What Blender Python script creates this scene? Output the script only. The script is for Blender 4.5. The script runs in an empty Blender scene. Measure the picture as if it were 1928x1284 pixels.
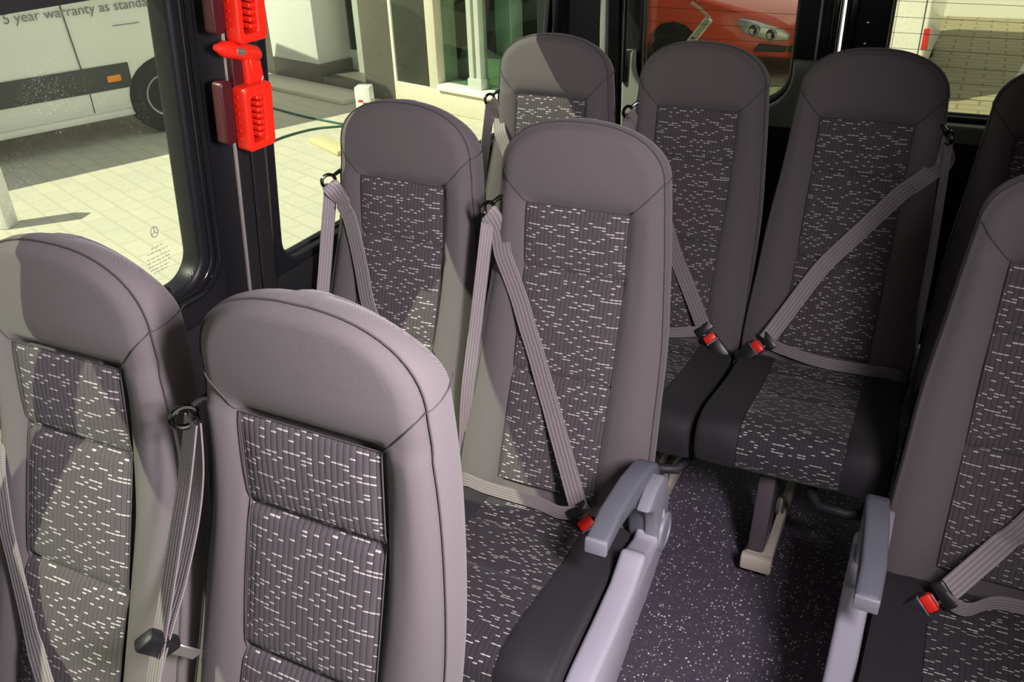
import bpy, bmesh, math, random
import numpy as np
from mathutils import Vector, Matrix, Euler
random.seed(7)
PI = math.pi
OZ = .045                      # calibrated heights are measured from 45 mm above the van floor
COL = bpy.context.scene.collection

# ------------------------------------------------------------------ materials
def nodes(name):
    m = bpy.data.materials.new(name); m.use_nodes = True
    nt = m.node_tree; nt.nodes.clear()
    out = nt.nodes.new('ShaderNodeOutputMaterial')
    return m, nt, out
class G:
    """small node-graph helper"""
    def __init__(s, nt): s.nt = nt
    def n(s, t, **k):
        x = s.nt.nodes.new(t)
        for a, b in k.items(): setattr(x, a, b)
        return x
    def set(s, sock, v):
        if isinstance(v, bpy.types.NodeSocket): s.nt.links.new(v, sock)
        else: sock.default_value = v
    def math(s, op, a, b=None, c=None):
        x = s.n('ShaderNodeMath', operation=op); s.set(x.inputs[0], a)
        if b is not None: s.set(x.inputs[1], b)
        if c is not None: s.set(x.inputs[2], c)
        return x.outputs[0]
    def mix(s, f, a, b):
        x = s.n('ShaderNodeMix', data_type='RGBA'); s.set(x.inputs[0], f); s.set(x.inputs[6], a); s.set(x.inputs[7], b)
        return x.outputs[2]
    def xyz(s, a, b, c=0.):
        x = s.n('ShaderNodeCombineXYZ'); s.set(x.inputs[0], a); s.set(x.inputs[1], b); s.set(x.inputs[2], c); return x.outputs[0]
    def white(s, vec):
        x = s.n('ShaderNodeTexWhiteNoise', noise_dimensions='2D'); s.set(x.inputs['Vector'], vec); return x.outputs['Value']
    def noise(s, vec, scale, detail=2., rough=.5):
        x = s.n('ShaderNodeTexNoise'); s.set(x.inputs['Vector'], vec); x.inputs['Scale'].default_value = scale
        x.inputs['Detail'].default_value = detail; x.inputs['Roughness'].default_value = rough
        return x.outputs['Fac']
    def ramp(s, f, a, b):
        x = s.n('ShaderNodeMapRange'); s.set(x.inputs[0], f); x.inputs[1].default_value = a; x.inputs[2].default_value = b
        return x.outputs[0]
    def bump(s, h, strength, dist=.002):
        x = s.n('ShaderNodeBump'); s.set(x.inputs['Height'], h); x.inputs['Strength'].default_value = strength
        x.inputs['Distance'].default_value = dist; return x.outputs['Normal']
    def bsdf(s, out, col, rough=.6, metal=0., spec=.5, normal=None, coat=0., sheen=0.):
        b = s.n('ShaderNodeBsdfPrincipled')
        s.set(b.inputs['Base Color'], col); s.set(b.inputs['Roughness'], rough); b.inputs['Metallic'].default_value = metal
        b.inputs['Specular IOR Level'].default_value = spec
        b.inputs['Coat Weight'].default_value = coat
        b.inputs['Sheen Weight'].default_value = sheen
        if normal is not None: s.set(b.inputs['Normal'], normal)
        s.nt.links.new(b.outputs[0], out.inputs[0]); return b
def c4(c): return (c[0], c[1], c[2], 1.)
def obco(g): return g.n('ShaderNodeTexCoord').outputs['Object']
def uvco(g): return g.n('ShaderNodeTexCoord').outputs['UV']

def plain(name, col, rough=.5, metal=0., spec=.5, var=.08, scale=30., bump=0., coat=0.):
    m, nt, out = nodes(name); g = G(nt); co = obco(g)
    f = g.noise(co, scale, 3.)
    col2 = tuple(c*(1-var) for c in col); col1 = tuple(min(1, c*(1+var)) for c in col)
    nrm = g.bump(g.noise(co, scale*12, 2.), bump, .001) if bump else None
    g.bsdf(out, g.mix(f, c4(col2), c4(col1)), rough, metal, spec, nrm, coat)
    return m
def fabric(name, col, bumpk=.35, spec=.25, rough=.9, sheen=.15):
    m, nt, out = nodes(name); g = G(nt); co = obco(g)
    sp = g.n('ShaderNodeSeparateXYZ'); g.set(sp.inputs[0], co)
    d = g.math('ADD', g.math('MULTIPLY', sp.outputs[0], 1.), g.math('MULTIPLY', sp.outputs[2], 1.3))
    tw = g.math('SINE', g.math('MULTIPLY', g.math('ADD', d, g.math('MULTIPLY', sp.outputs[1], .9)), 1900.))
    n1 = g.noise(co, 900., 1.)
    h = g.math('ADD', g.math('MULTIPLY', tw, .5), n1)
    f = g.ramp(h, -.3, 1.3)
    colr = g.mix(f, c4([c*.78 for c in col]), c4([c*1.22 for c in col]))
    g.bsdf(out, colr, rough, 0., spec, g.bump(h, bumpk, .0008), 0., sheen)
    return m
def woven(name, base, line, dash, cw=.0105, rh=.0062):
    m, nt, out = nodes(name); g = G(nt)
    sp = g.n('ShaderNodeSeparateXYZ'); g.set(sp.inputs[0], uvco(g))
    cx = g.math('DIVIDE', sp.outputs[0], cw); ry = g.math('DIVIDE', sp.outputs[1], rh)
    ci = g.math('FLOOR', cx); fx = g.math('FRACT', cx); ri = g.math('FLOOR', ry); fy = g.math('FRACT', ry)
    def one(cc, n, seed, fill):
        sup = g.math('FLOOR', g.math('DIVIDE', ri, float(n))); idx = g.math('SUBTRACT', ri, g.math('MULTIPLY', sup, float(n)))
        pick = g.math('FLOOR', g.math('MULTIPLY', g.white(g.xyz(g.math('ADD', cc, seed), g.math('ADD', sup, seed))), n/fill))
        return g.math('COMPARE', pick, idx, .1)
    a = one(ci, 4, 13., .72)
    b = one(g.math('FLOOR', g.math('DIVIDE', g.math('ADD', ci, g.math('MODULO', ri, 2.)), 2.)), 12, 71., .40)
    on = g.math('MAXIMUM', a, b)
    band = g.math('MULTIPLY', g.math('GREATER_THAN', fy, .32), g.math('LESS_THAN', fy, .68))
    on = g.math('MULTIPLY', on, g.math('MULTIPLY', band, g.math('GREATER_THAN', fx, .10)))
    ln = g.math('LESS_THAN', fx, .13)
    n1 = g.noise(obco(g), 700., 1.)
    bc = g.mix(n1, c4([c*.75 for c in base]), c4([c*1.25 for c in base]))
    colr = g.mix(on, g.mix(ln, bc, c4(line)), c4(dash))
    hh = g.math('ADD', g.math('MULTIPLY', g.math('SINE', g.math('MULTIPLY', fx, PI)), 1.), g.math('MULTIPLY', n1, .5))
    g.bsdf(out, colr, .9, 0., .2, g.bump(hh, .5, .0012), 0., .1)
    return m
def webbing(name, col):
    m, nt, out = nodes(name); g = G(nt)
    sp = g.n('ShaderNodeSeparateXYZ'); g.set(sp.inputs[0], uvco(g))
    s1 = g.math('SINE', g.math('MULTIPLY', sp.outputs[0], 2*PI*5))
    s2 = g.math('SINE', g.math('MULTIPLY', sp.outputs[1], 1400.))
    h = g.math('ADD', g.math('MULTIPLY', s1, .8), g.math('MULTIPLY', s2, .35))
    colr = g.mix(g.ramp(h, -1.2, 1.2), c4([c*.7 for c in col]), c4([c*1.3 for c in col]))
    g.bsdf(out, colr, .48, 0., .5, g.bump(h, .45, .001), 0., .2)
    return m
def vinyl_floor():
    m, nt, out = nodes('speckled_vinyl'); g = G(nt); co = obco(g)
    v = g.n('ShaderNodeTexVoronoi', feature='F1'); g.set(v.inputs['Vector'], co); v.inputs['Scale'].default_value = 120.
    sep = g.n('ShaderNodeSeparateColor'); g.set(sep.inputs[0], v.outputs['Color'])
    thr = g.math('MULTIPLY', g.math('GREATER_THAN', sep.outputs[0], .42), g.math('MULTIPLY_ADD', sep.outputs[1], .24, .15))
    spot = g.math('LESS_THAN', v.outputs['Distance'], thr)
    v2 = g.n('ShaderNodeTexVoronoi', feature='F1'); g.set(v2.inputs['Vector'], co); v2.inputs['Scale'].default_value = 260.
    sep2 = g.n('ShaderNodeSeparateColor'); g.set(sep2.inputs[0], v2.outputs['Color'])
    spot2 = g.math('MULTIPLY', g.math('LESS_THAN', v2.outputs['Distance'], .25), g.math('GREATER_THAN', sep2.outputs[0], .8))
    base = g.mix(g.noise(co, 60., 4.), c4((.072, .060, .084)), c4((.105, .090, .118)))
    flake = g.mix(sep.outputs[2], c4((.28, .27, .25)), c4((.75, .72, .66)))
    colr = g.mix(spot, g.mix(g.math('MULTIPLY', spot2, .5), base, c4((.4, .38, .4))), flake)
    g.bsdf(out, colr, .45, 0., .45, g.bump(g.noise(co, 400., 2.), .12, .0006))
    return m
def glass(name, tint, refl=.07, dust=.03):
    m, nt, out = nodes(name); g = G(nt); co = obco(g)
    tr = g.n('ShaderNodeBsdfTransparent'); tr.inputs[0].default_value = c4(tint)
    gl = g.n('ShaderNodeBsdfGlossy'); gl.inputs['Roughness'].default_value = .01; gl.inputs[0].default_value = (1, 1, 1, 1)
    df = g.n('ShaderNodeBsdfDiffuse'); df.inputs[0].default_value = (.75, .78, .7, 1)
    lw = g.n('ShaderNodeLayerWeight'); lw.inputs[0].default_value = .5
    m1 = g.n('ShaderNodeMixShader'); g.set(m1.inputs[0], g.math('MULTIPLY_ADD', g.math('POWER', lw.outputs['Facing'], 4.), refl*2., refl*.25)); nt.links.new(tr.outputs[0], m1.inputs[1]); nt.links.new(gl.outputs[0], m1.inputs[2])
    patch = g.ramp(g.noise(co, 5., 2.), .48, .72)
    spk = g.ramp(g.noise(co, 260., 2., .6), .60, .72)
    fac = g.math('MULTIPLY_ADD', g.math('MULTIPLY', patch, spk), .35, dust*.3)
    m2 = g.n('ShaderNodeMixShader'); g.set(m2.inputs[0], fac if dust else 0.); nt.links.new(m1.outputs[0], m2.inputs[1]); nt.links.new(df.outputs[0], m2.inputs[2])
    nt.links.new(m2.outputs[0], out.inputs[0]); return m
def paving():
    m, nt, out = nodes('concrete_paving'); g = G(nt); co = obco(g)
    br = g.n('ShaderNodeTexBrick'); mp = g.n('ShaderNodeMapping'); mp.inputs['Rotation'].default_value = (0, 0, .35)
    g.set(mp.inputs[0], co); g.set(br.inputs['Vector'], mp.outputs[0])
    br.inputs['Scale'].default_value = 1.; br.inputs['Brick Width'].default_value = .34; br.inputs['Row Height'].default_value = .17
    br.inputs['Mortar Size'].default_value = .012; br.inputs['Mortar Smooth'].default_value = .3
    br.inputs['Color1'].default_value = (.60, .555, .43, 1); br.inputs['Color2'].default_value = (.55, .52, .41, 1); br.inputs['Mortar'].default_value = (.50, .465, .36, 1)
    n = g.noise(co, 1.6, 5., .6)
    colr = g.mix(g.math('MULTIPLY', g.ramp(n, .35, .75), .35), br.outputs['Color'], c4((.46, .44, .36)))
    g.bsdf(out, colr, .85, 0., .3, g.bump(g.noise(co, 40., 3.), .2, .01))
    return m
def stone(name, a, b):
    m, nt, out = nodes(name); g = G(nt); co = obco(g)
    f = g.noise(co, 18., 6., .7)
    g.bsdf(out, g.mix(f, c4(a), c4(b)), .4, 0., .4); return m

M = {}
M['bolster'] = fabric('grey_twill_fabric', (.099, .087, .089))
M['panel'] = woven('woven_dash_fabric', (.068, .059, .064), (.032, .028, .030), (.42, .40, .39))
M['cush'] = fabric('dark_seat_fabric', (.021, .019, .022), .2, .28, .72, .04)
M['cpanel'] = woven('dark_woven_dash_fabric', (.034, .030, .034), (.020, .017, .020), (.42, .40, .39))
M['seam_and_shade'] = plain('seam_thread_and_shade', (.045, .040, .041), .9)
M['shell'] = plain('dark_plastic_shell', (.03, .03, .033), .55, bump=.1)
M['black'] = plain('black_plastic', (.010, .010, .011), .35, spec=.5)
M['gloss'] = plain('gloss_black_trim', (.008, .008, .009), .14, spec=.6)
M['gasket'] = plain('rubber_seal', (.012, .012, .012), .45)
M['chrome'] = plain('dark_chrome', (.35, .34, .35), .16, 1.)
M['guide'] = plain('black_chrome', (.09, .088, .09), .18, 1.)
M['steel'] = plain('steel', (.72, .70, .66), .32, .9)
M['belt'] = webbing('seat_belt_webbing', (.19, .165, .168))
M['red'] = plain('red_plastic', (.74, .018, .006), .38, spec=.5, var=.04)
M['darkred'] = plain('dark_red_plastic', (.05, .006, .009), .4)
M['arm'] = plain('slate_armrest_plastic', (.10, .105, .125), .5, bump=.15)
M['armlit'] = plain('lit_armrest_plastic', (.20, .20, .23), .5, bump=.05)  # lighter copy of the armrest plastic, side light painted into the colour
M['cover'] = plain('light_grey_plastic', (.31, .30, .345), .5, bump=.05, var=.04)
M['beige'] = plain('beige_rail_cover', (.60, .54, .45), .5, var=.04)
M['leg'] = plain('purple_grey_leg', (.075, .062, .07), .45)
M['trim'] = plain('charcoal_trim', (.012, .012, .013), .42, spec=.25, bump=.08)
M['trimgrey'] = plain('grey_door_trim', (.22, .225, .20), .5, bump=.08)
M['wall'] = plain('dark_side_panel', (.008, .008, .010), .42, spec=.25, bump=.08)
M['ceil'] = plain('headliner', (.30, .29, .29), .9)
M['floor'] = vinyl_floor()
M['pane'] = glass('tinted_glass', (.86, .90, .80))
M['pane_rear'] = glass('rear_tinted_glass', (.80, .82, .68))
M['pane_clear'] = glass('shop_glass', (.55, .68, .60), .10, 0.)
M['paving'] = paving()
M['white'] = plain('white_paint', (.78, .78, .76), .3, coat=.4, var=.02, scale=3.)
M['cream'] = plain('cream_render', (.62, .57, .45), .8, var=.04, scale=6.)
M['pale'] = plain('white_render', (.74, .74, .70), .7, var=.03, scale=4.)
M['ledge'] = plain('white_stone_ledge', (.80, .79, .72), .5, var=.03)
M['stone'] = stone('grey_granite', (.085, .08, .062), (.155, .145, .115))
M['darkstone'] = stone('dark_polished_granite', (.018, .024, .017), (.05, .054, .04))
M['frame'] = plain('pale_aluminium_frame', (.58, .60, .54), .4, .2, var=.03)
M['dark_in'] = plain('dim_interior', (.05, .07, .055), .8)
M['rubber'] = plain('tyre_rubber', (.012, .012, .012), .8)
M['strip'] = plain('grey_rub_strip', (.045, .05, .048), .6)
M['orange'] = plain('orange_lens', (.85, .30, .01), .25)
M['ink'] = plain('grey_lettering', (.14, .15, .16), .5)
M['carred'] = plain('red_car_paint', (.80, .095, .05), .25, coat=.6, var=.02)
M['lens'] = glass('clear_lens', (.9, .92, .92), .12, 0.)
M['lampin'] = plain('headlight_reflector', (.62, .64, .66), .25, .6)
M['taillens'] = plain('red_tail_lens', (.5, .02, .02), .2)
M['hose'] = plain('green_hose', (.02, .09, .05), .5)
M['yellow'] = plain('yellow_kerb_paint', (.60, .52, .30), .8)
M['mark'] = plain('white_marking', (.7, .68, .62), .6)
M['etch'] = plain('etched_mark', (.16, .16, .15), .8)
M['edge_highlight'] = plain('painted_edge_highlight', (.62, .56, .54), .34, .85)  # pale colour paints the highlight along the pillar ridge
M['fill_face'] = plain('fill_diffuser', (.8, .8, .8), .4)
M['heat'] = plain('heater_line', (.05, .035, .02), .6)

# ------------------------------------------------------------------ mesh helpers
class MB:
    def __init__(s): s.v = []; s.f = []; s.uv = []; s.mi = []
    def add(s, vs, fs, uvs=None):
        o = len(s.v); s.v += [tuple(map(float, p)) for p in vs]
        for k, f in enumerate(fs):
            s.f.append(tuple(o+i for i in f)); s.uv.append(uvs[k] if uvs else None)
        return s
    def box(s, lo, hi, bev=0., seg=2, rot=None, org=(0, 0, 0)):
        bm = bmesh.new(); bmesh.ops.create_cube(bm, size=1.)
        lo = Vector(lo); hi = Vector(hi); d = hi-lo; c = (hi+lo)/2
        for v in bm.verts: v.co = Vector((v.co.x*d.x, v.co.y*d.y, v.co.z*d.z))+c
        return s._bm(bm, bev, seg, rot, org)
    def _bm(s, bm, bev, seg, rot, org):
        if bev > 0: bmesh.ops.bevel(bm, geom=list(bm.edges), offset=bev, segments=seg, profile=.5, affect='EDGES')
        bmesh.ops.recalc_face_normals(bm, faces=bm.faces)
        bm.verts.index_update()
        vs = [v.co.copy() for v in bm.verts]
        if rot is not None:
            R = rot.to_matrix() if isinstance(rot, Euler) else rot
            vs = [R @ v + Vector(org) for v in vs]
        fs = [[v.index for v in f.verts] for f in bm.faces]
        bm.free(); return s.add(vs, fs)
    def prism(s, prof, axis, a, b, bev=0., seg=2, fn=None):
        """closed 2D profile extruded along an axis between a and b; fn maps points at the end"""
        bm = bmesh.new()
        def P(p, t):
            return {0: (t, p[0], p[1]), 1: (p[0], t, p[1]), 2: (p[0], p[1], t)}[axis]
        A = [bm.verts.new(P(p, a)) for p in prof]; B = [bm.verts.new(P(p, b)) for p in prof]
        bm.faces.new(A); bm.faces.new(list(reversed(B)))
        n = len(prof)
        for i in range(n): bm.faces.new((A[i], B[i], B[(i+1) % n], A[(i+1) % n]))
        bmesh.ops.recalc_face_normals(bm, faces=bm.faces)
        if bev > 0:
            ed = [e for e in bm.edges if e.calc_face_angle(0) > .5]
            bmesh.ops.bevel(bm, geom=ed, offset=bev, segments=seg, profile=.5, affect='EDGES', clamp_overlap=True)
        if fn:
            for v in bm.verts: v.co = Vector(fn(*v.co))
        return s._bm(bm, 0, 0, None, None)
    def tube(s, pts, r, n=8, closed=False, cap=True):
        P = [np.array(p, float) for p in pts]; N = len(P); rr = r if hasattr(r, '__len__') else [r]*N
        T = []
        for i in range(N):
            a = P[(i-1) % N] if closed or i > 0 else P[i]; b = P[(i+1) % N] if closed or i < N-1 else P[i]
            t = b-a; T.append(t/(np.linalg.norm(t)+1e-12))
        ref = np.array((0, 0, 1.)) if abs(T[0][2]) < .9 else np.array((1., 0, 0))
        u = np.cross(T[0], ref); u /= np.linalg.norm(u); vs = []
        for i in range(N):
            u = u-T[i]*(u@T[i]); u /= (np.linalg.norm(u)+1e-12); w = np.cross(T[i], u)
            for k in range(n):
                a = 2*PI*k/n; vs.append(P[i]+rr[i]*(math.cos(a)*u+math.sin(a)*w))
        fs = []
        for i in range(N if closed else N-1):
            j = (i+1) % N
            for k in range(n): fs.append((i*n+k, i*n+(k+1) % n, j*n+(k+1) % n, j*n+k))
        if cap and not closed: fs.append(tuple(reversed(range(n)))); fs.append(tuple(range((N-1)*n, N*n)))
        return s.add(vs, fs)
    def cyl(s, a, b, r, n=20, r2=None): return s.tube([a, b], [r, r if r2 is None else r2], n)
    def lathe(s, prof, org, ax, n=28):
        """profile (radius, offset) turned about the axis ax through org"""
        ax = Vector(ax).normalized(); u = ax.orthogonal().normalized(); w = ax.cross(u); vs = []
        for r, h in prof:
            for k in range(n):
                a = 2*PI*k/n; vs.append(Vector(org)+ax*h+(u*math.cos(a)+w*math.sin(a))*r)
        fs = [(i*n+k, i*n+(k+1) % n, (i+1)*n+(k+1) % n, (i+1)*n+k) for i in range(len(prof)-1) for k in range(n)]
        fs.append(tuple(range(n))); fs.append(tuple(range((len(prof)-1)*n, len(prof)*n)))
        return s.add(vs, fs)
    def grid(s, P, uv=None, flip=False):
        R = len(P); Cn = len(P[0]); vs = [p for row in P for p in row]; fs = []; us = []
        for i in range(R-1):
            for j in range(Cn-1):
                q = [(i, j), (i, j+1), (i+1, j+1), (i+1, j)]
                if flip: q.reverse()
                fs.append([a*Cn+b for a, b in q])
                if uv: us.append([uv[a][b] for a, b in q])
        return s.add(vs, fs, us if uv else None)
    def ribbon(s, pts, wd, width, th=.0028):
        """strap: smooth centre line, width direction per point, closed cross-section"""
        P = [Vector(p) for p in pts]; Wd = [Vector(w).normalized() for w in wd]
        PP, WW = [], []
        n = len(P)
        for i in range(n-1):
            p0, p1, p2, p3 = P[max(i-1, 0)], P[i], P[i+1], P[min(i+2, n-1)]
            for k in range(8):
                t = k/8; PP.append(.5*((2*p1)+(p2-p0)*t+(2*p0-5*p1+4*p2-p3)*t*t+(3*p1-p0-3*p2+p3)*t**3))
                WW.append(Wd[i].lerp(Wd[i+1], t))
        PP.append(P[-1]); WW.append(Wd[-1])
        rows, uv, L = [], [], 0.
        for i, p in enumerate(PP):
            t = (PP[min(i+1, len(PP)-1)]-PP[max(i-1, 0)]).normalized(); w = (WW[i]-t*WW[i].dot(t)).normalized(); nn = t.cross(w)
            if i: L += (p-PP[i-1]).length
            row, ur = [], []
            for a, h in ((-1, 0), (-.96, 1), (0, 1.2), (.96, 1), (1, 0), (.96, -1), (0, -.8), (-.96, -1), (-1, 0)):
                row.append(p+w*(a*width/2)+nn*(h*th/2)); ur.append(((a+1)/2, L))
            rows.append(row); uv.append(ur)
        return s.grid(rows, uv)
    def build(s, name, mat, parent=None, smooth=40, mods=()):
        me = bpy.data.meshes.new(name); me.from_pydata(s.v, [], s.f)
        if any(u is not None for u in s.uv):
            l = me.uv_layers.new(name='UVMap'); k = 0
            for f, u in zip(me.polygons, s.uv):
                for q, li in enumerate(f.loop_indices):
                    l.data[li].uv = u[q] if u else (0, 0)
        mats = mat if isinstance(mat, (list, tuple)) else [mat]
        for m in mats: me.materials.append(m)
        bm = bmesh.new(); bm.from_mesh(me); bmesh.ops.recalc_face_normals(bm, faces=bm.faces); bm.to_mesh(me); bm.free()
        if smooth:
            for p in me.polygons: p.use_smooth = True
            me.set_sharp_from_angle(angle=math.radians(smooth))
        o = bpy.data.objects.new(name, me); COL.objects.link(o)
        if parent: o.parent = parent
        return o

def empty(name, loc=(0, 0, 0), rot=(0, 0, 0)):
    o = bpy.data.objects.new(name, None); COL.objects.link(o); o.location = loc; o.rotation_euler = rot; o.empty_display_size = .1; return o
def tag(o, label=None, cat=None, group=None, kind=None):
    for k, v in (('label', label), ('category', cat), ('group', group), ('kind', kind)):
        if v: o[k] = v
    return o
def struct(o): o['kind'] = 'structure'; return o
def copy_tree(o, parent=None):
    c = o.copy(); COL.objects.link(c); c.parent = parent
    for ch in list(o.children): copy_tree(ch, c)
    return c
def rrect(x0, x1, z0, z1, r, n=8):
    pts = []
    for cx, cz, a0 in ((x1-r, z1-r, 0), (x0+r, z1-r, PI/2), (x0+r, z0+r, PI), (x1-r, z0+r, 3*PI/2)):
        for k in range(n+1):
            a = a0+PI/2*k/n; pts.append((cx+r*math.cos(a), cz+r*math.sin(a)))
    return pts
def sheet(outer, holes, th, bev, fn, name, mat, parent=None):
    """flat panel with rounded holes: 2D outline + holes, thickness th, bevelled edges, then mapped by fn(a,b,n)"""
    cu = bpy.data.curves.new('tmp', 'CURVE'); cu.dimensions = '2D'; cu.fill_mode = 'BOTH'
    for loop in [outer]+list(holes):
        sp = cu.splines.new('POLY'); sp.points.add(len(loop)-1); sp.use_cyclic_u = True
        for p, q in zip(sp.points, loop): p.co = (q[0], q[1], 0, 1)
    cu.extrude = th/2-bev; cu.bevel_depth = bev; cu.bevel_resolution = 2; cu.offset = -bev
    o = bpy.data.objects.new('tmp', cu); COL.objects.link(o)
    bpy.context.view_layer.update()
    dg = bpy.context.evaluated_depsgraph_get()
    me = bpy.data.meshes.new_from_object(o.evaluated_get(dg))
    bpy.data.objects.remove(o); bpy.data.curves.remove(cu)
    mb = MB(); mb.add([fn(v.co.x, v.co.y, v.co.z) for v in me.vertices], [list(p.vertices) for p in me.polygons])
    bpy.data.meshes.remove(me)
    return mb.build(name, mat, parent)
def lettering(text, name, mat, fn, width, parent, depth=.002, height=None):
    cu = bpy.data.curves.new('tmp', 'FONT'); cu.body = text; cu.size = 1.; cu.extrude = 0.
    o = bpy.data.objects.new('tmp', cu); COL.objects.link(o); bpy.context.view_layer.update()
    me = bpy.data.meshes.new_from_object(o.evaluated_get(bpy.context.evaluated_depsgraph_get()))
    bpy.data.objects.remove(o)
    x0 = min(v.co.x for v in me.vertices); x1 = max(v.co.x for v in me.vertices); k = width/(x1-x0)
    ky = k if height is None else height
    mb = MB(); mb.add([fn((v.co.x-x0)*k, v.co.y*ky, depth) for v in me.vertices], [list(p.vertices) for p in me.polygons])
    bpy.data.meshes.remove(me)
    return mb.build(name, mat, parent, 0)
def hermite(xs, ys):
    xs = np.array(xs, float); ys = np.array(ys, float); m = np.gradient(ys, xs)
    def f(x):
        x = min(max(x, xs[0]), xs[-1]); i = min(max(int(np.searchsorted(xs, x))-1, 0), len(xs)-2)
        h = xs[i+1]-xs[i]; t = (x-xs[i])/h
        return float((2*t**3-3*t*t+1)*ys[i]+(t**3-2*t*t+t)*h*m[i]+(-2*t**3+3*t*t)*ys[i+1]+(t**3-t*t)*h*m[i+1])
    return f
def sstep(a, b, x):
    t = min(max((x-a)/(b-a), 0), 1); return t*t*(3-2*t)

# ------------------------------------------------------------------ the seat (local: x across, -y forward, z up from the van floor)
prof = hermite([z+OZ for z in (.30, .426, .54, .654, .77, .888, .97, 1.041, 1.115, 1.235)], (-.045, .005, .052, .097, .139, .173, .187, .193, .196, .199))
hw = hermite([z+OZ for z in (.30, .43, .60, .75, .88, 1.04, 1.12)], (.232, .236, .229, .222, .209, .196, .189))
ZT = 1.228+OZ; ZS = 1.10+OZ; ZI0, ZI3 = 1.041+OZ, .405+OZ; ZC1, ZC2 = .888+OZ, .654+OZ; XI = .122
def half(z):
    if z <= ZS: return hw(z)
    t = (z-ZS)/(ZT-ZS); return hw(ZS)*max(1-t**2.35, 0)**(1/2.35)
def face_y(x, z, panel=False):
    w = max(half(z), .02); u = abs(x)/w
    y = prof(z)
    rho = u if z <= ZS else ((abs(x)/hw(ZS))**2.35+((z-ZS)/(ZT-ZS))**2.35)**(1/2.35)
    y += .016*sstep(.84, 1., rho)**2
    if z > ZI0:
        y -= .012*max(1-rho*rho, 0)*sstep(ZI0, ZI0+.06, z)
    k = 1-sstep(ZI0-.004, ZI0+.02, z)
    if not panel:
        y -= .010*math.exp(-((abs(x)-.168)/.03)**2)*k
        y += .017*(1-sstep(XI-.006, XI+.010, abs(x)))*k
    else:
        y += .004
        edges = (ZI3-.02, ZC2, ZC1, ZI0)
        for a, b in zip(edges[:-1], edges[1:]):
            if a <= z <= b: y -= .012*math.sin(PI*(z-a)/(b-a))**.6*(1-(abs(x)/XI)**6*.6)
        for zc in (ZC1, ZC2): y += .007*math.exp(-((z-zc)/.007)**2)
    return y
def zrows():
    zs = list(np.linspace(.30+OZ, ZI0-.006, 40))+list(np.linspace(ZI0, ZS, 6))
    for k in range(1, 15): zs.append(ZS+(ZT-ZS)*math.sin(PI/2*k/14)**.9)
    zs[-1] = ZT-.0004
    return zs
US = sorted(set([round(float(v), 4) for v in list(np.linspace(-1, 1, 33))+[-.97, .97, -.985, .985]]))
def make_backrest():
    zs = zrows(); front, back = [], []
    for z in zs:
        w = half(z); front.append([(u*w, face_y(u*w, z), z) for u in US])
        wb = max(w-.008, w*.9); th = .098-.02*sstep(ZS, ZT, z)
        back.append([(u*wb, prof(z)+th-.010*abs(u)**8, z-.012*sstep(ZS, ZT, z)) for u in US])
    def rim(g): return [r[0] for r in g]+g[-1][1:-1]+[r[-1] for r in reversed(g)]
    a, b = rim(front), rim(back); rings = [a]
    cz = .75
    for t, o in ((.10, .0045), (.35, .008), (.65, .008), (.9, .004)):
        ring = []
        for p, q in zip(a, b):
            m = np.array(p)*(1-t)+np.array(q)*t; d = np.array((p[0], 0, max(0, p[2]-ZS)*1.5)); n = np.linalg.norm(d)
            ring.append(tuple(m+(d/n*o if n > 1e-6 else 0)))
        rings.append(ring)
    rings.append(b)
    mb = MB(); mb.grid(front); mb.grid(back, flip=True); mb.grid(rings)
    # underside
    k = len(US); mb.grid([[front[0][i] for i in range(k)], [back[0][i] for i in range(k)]])
    bm_o = mb
    return bm_o, a, rings
def weld(o, d=.0003):
    bm = bmesh.new(); bm.from_mesh(o.data); bmesh.ops.remove_doubles(bm, verts=bm.verts, dist=d); bmesh.ops.recalc_face_normals(bm, faces=bm.faces); bm.to_mesh(o.data); bm.free()
    for p in o.data.polygons: p.use_smooth = True
    o.data.set_sharp_from_angle(angle=math.radians(50)); return o
CU = [(0., .25), (.0, .345), (-.03, .372), (-.067, .378), (-.15, .381), (-.25, .392), (-.35, .410), (-.44, .424), (-.49, .424), (-.522, .412), (-.538, .388), (-.542, .355), (-.534, .318), (-.508, .292), (-.40, .275), (-.2, .258)]
CU = [(y, z+OZ) for y, z in CU]
def dens(path, n=4):
    P = [np.array(p) for p in path]; out = []; N = len(P)
    for i in range(N-1):
        p0, p1, p2, p3 = P[max(i-1, 0)], P[i], P[i+1], P[min(i+2, N-1)]
        for k in range(n):
            t = k/n; out.append(.5*((2*p1)+(p2-p0)*t+(2*p0-5*p1+4*p2-p3)*t*t+(3*p1-p0-3*p2+p3)*t**3))
    out.append(P[-1]); return out
CW = lambda y: .226+.012*sstep(-.1, -.45, y) if False else .226+.011*min(max(-y/.45, 0), 1)
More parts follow.
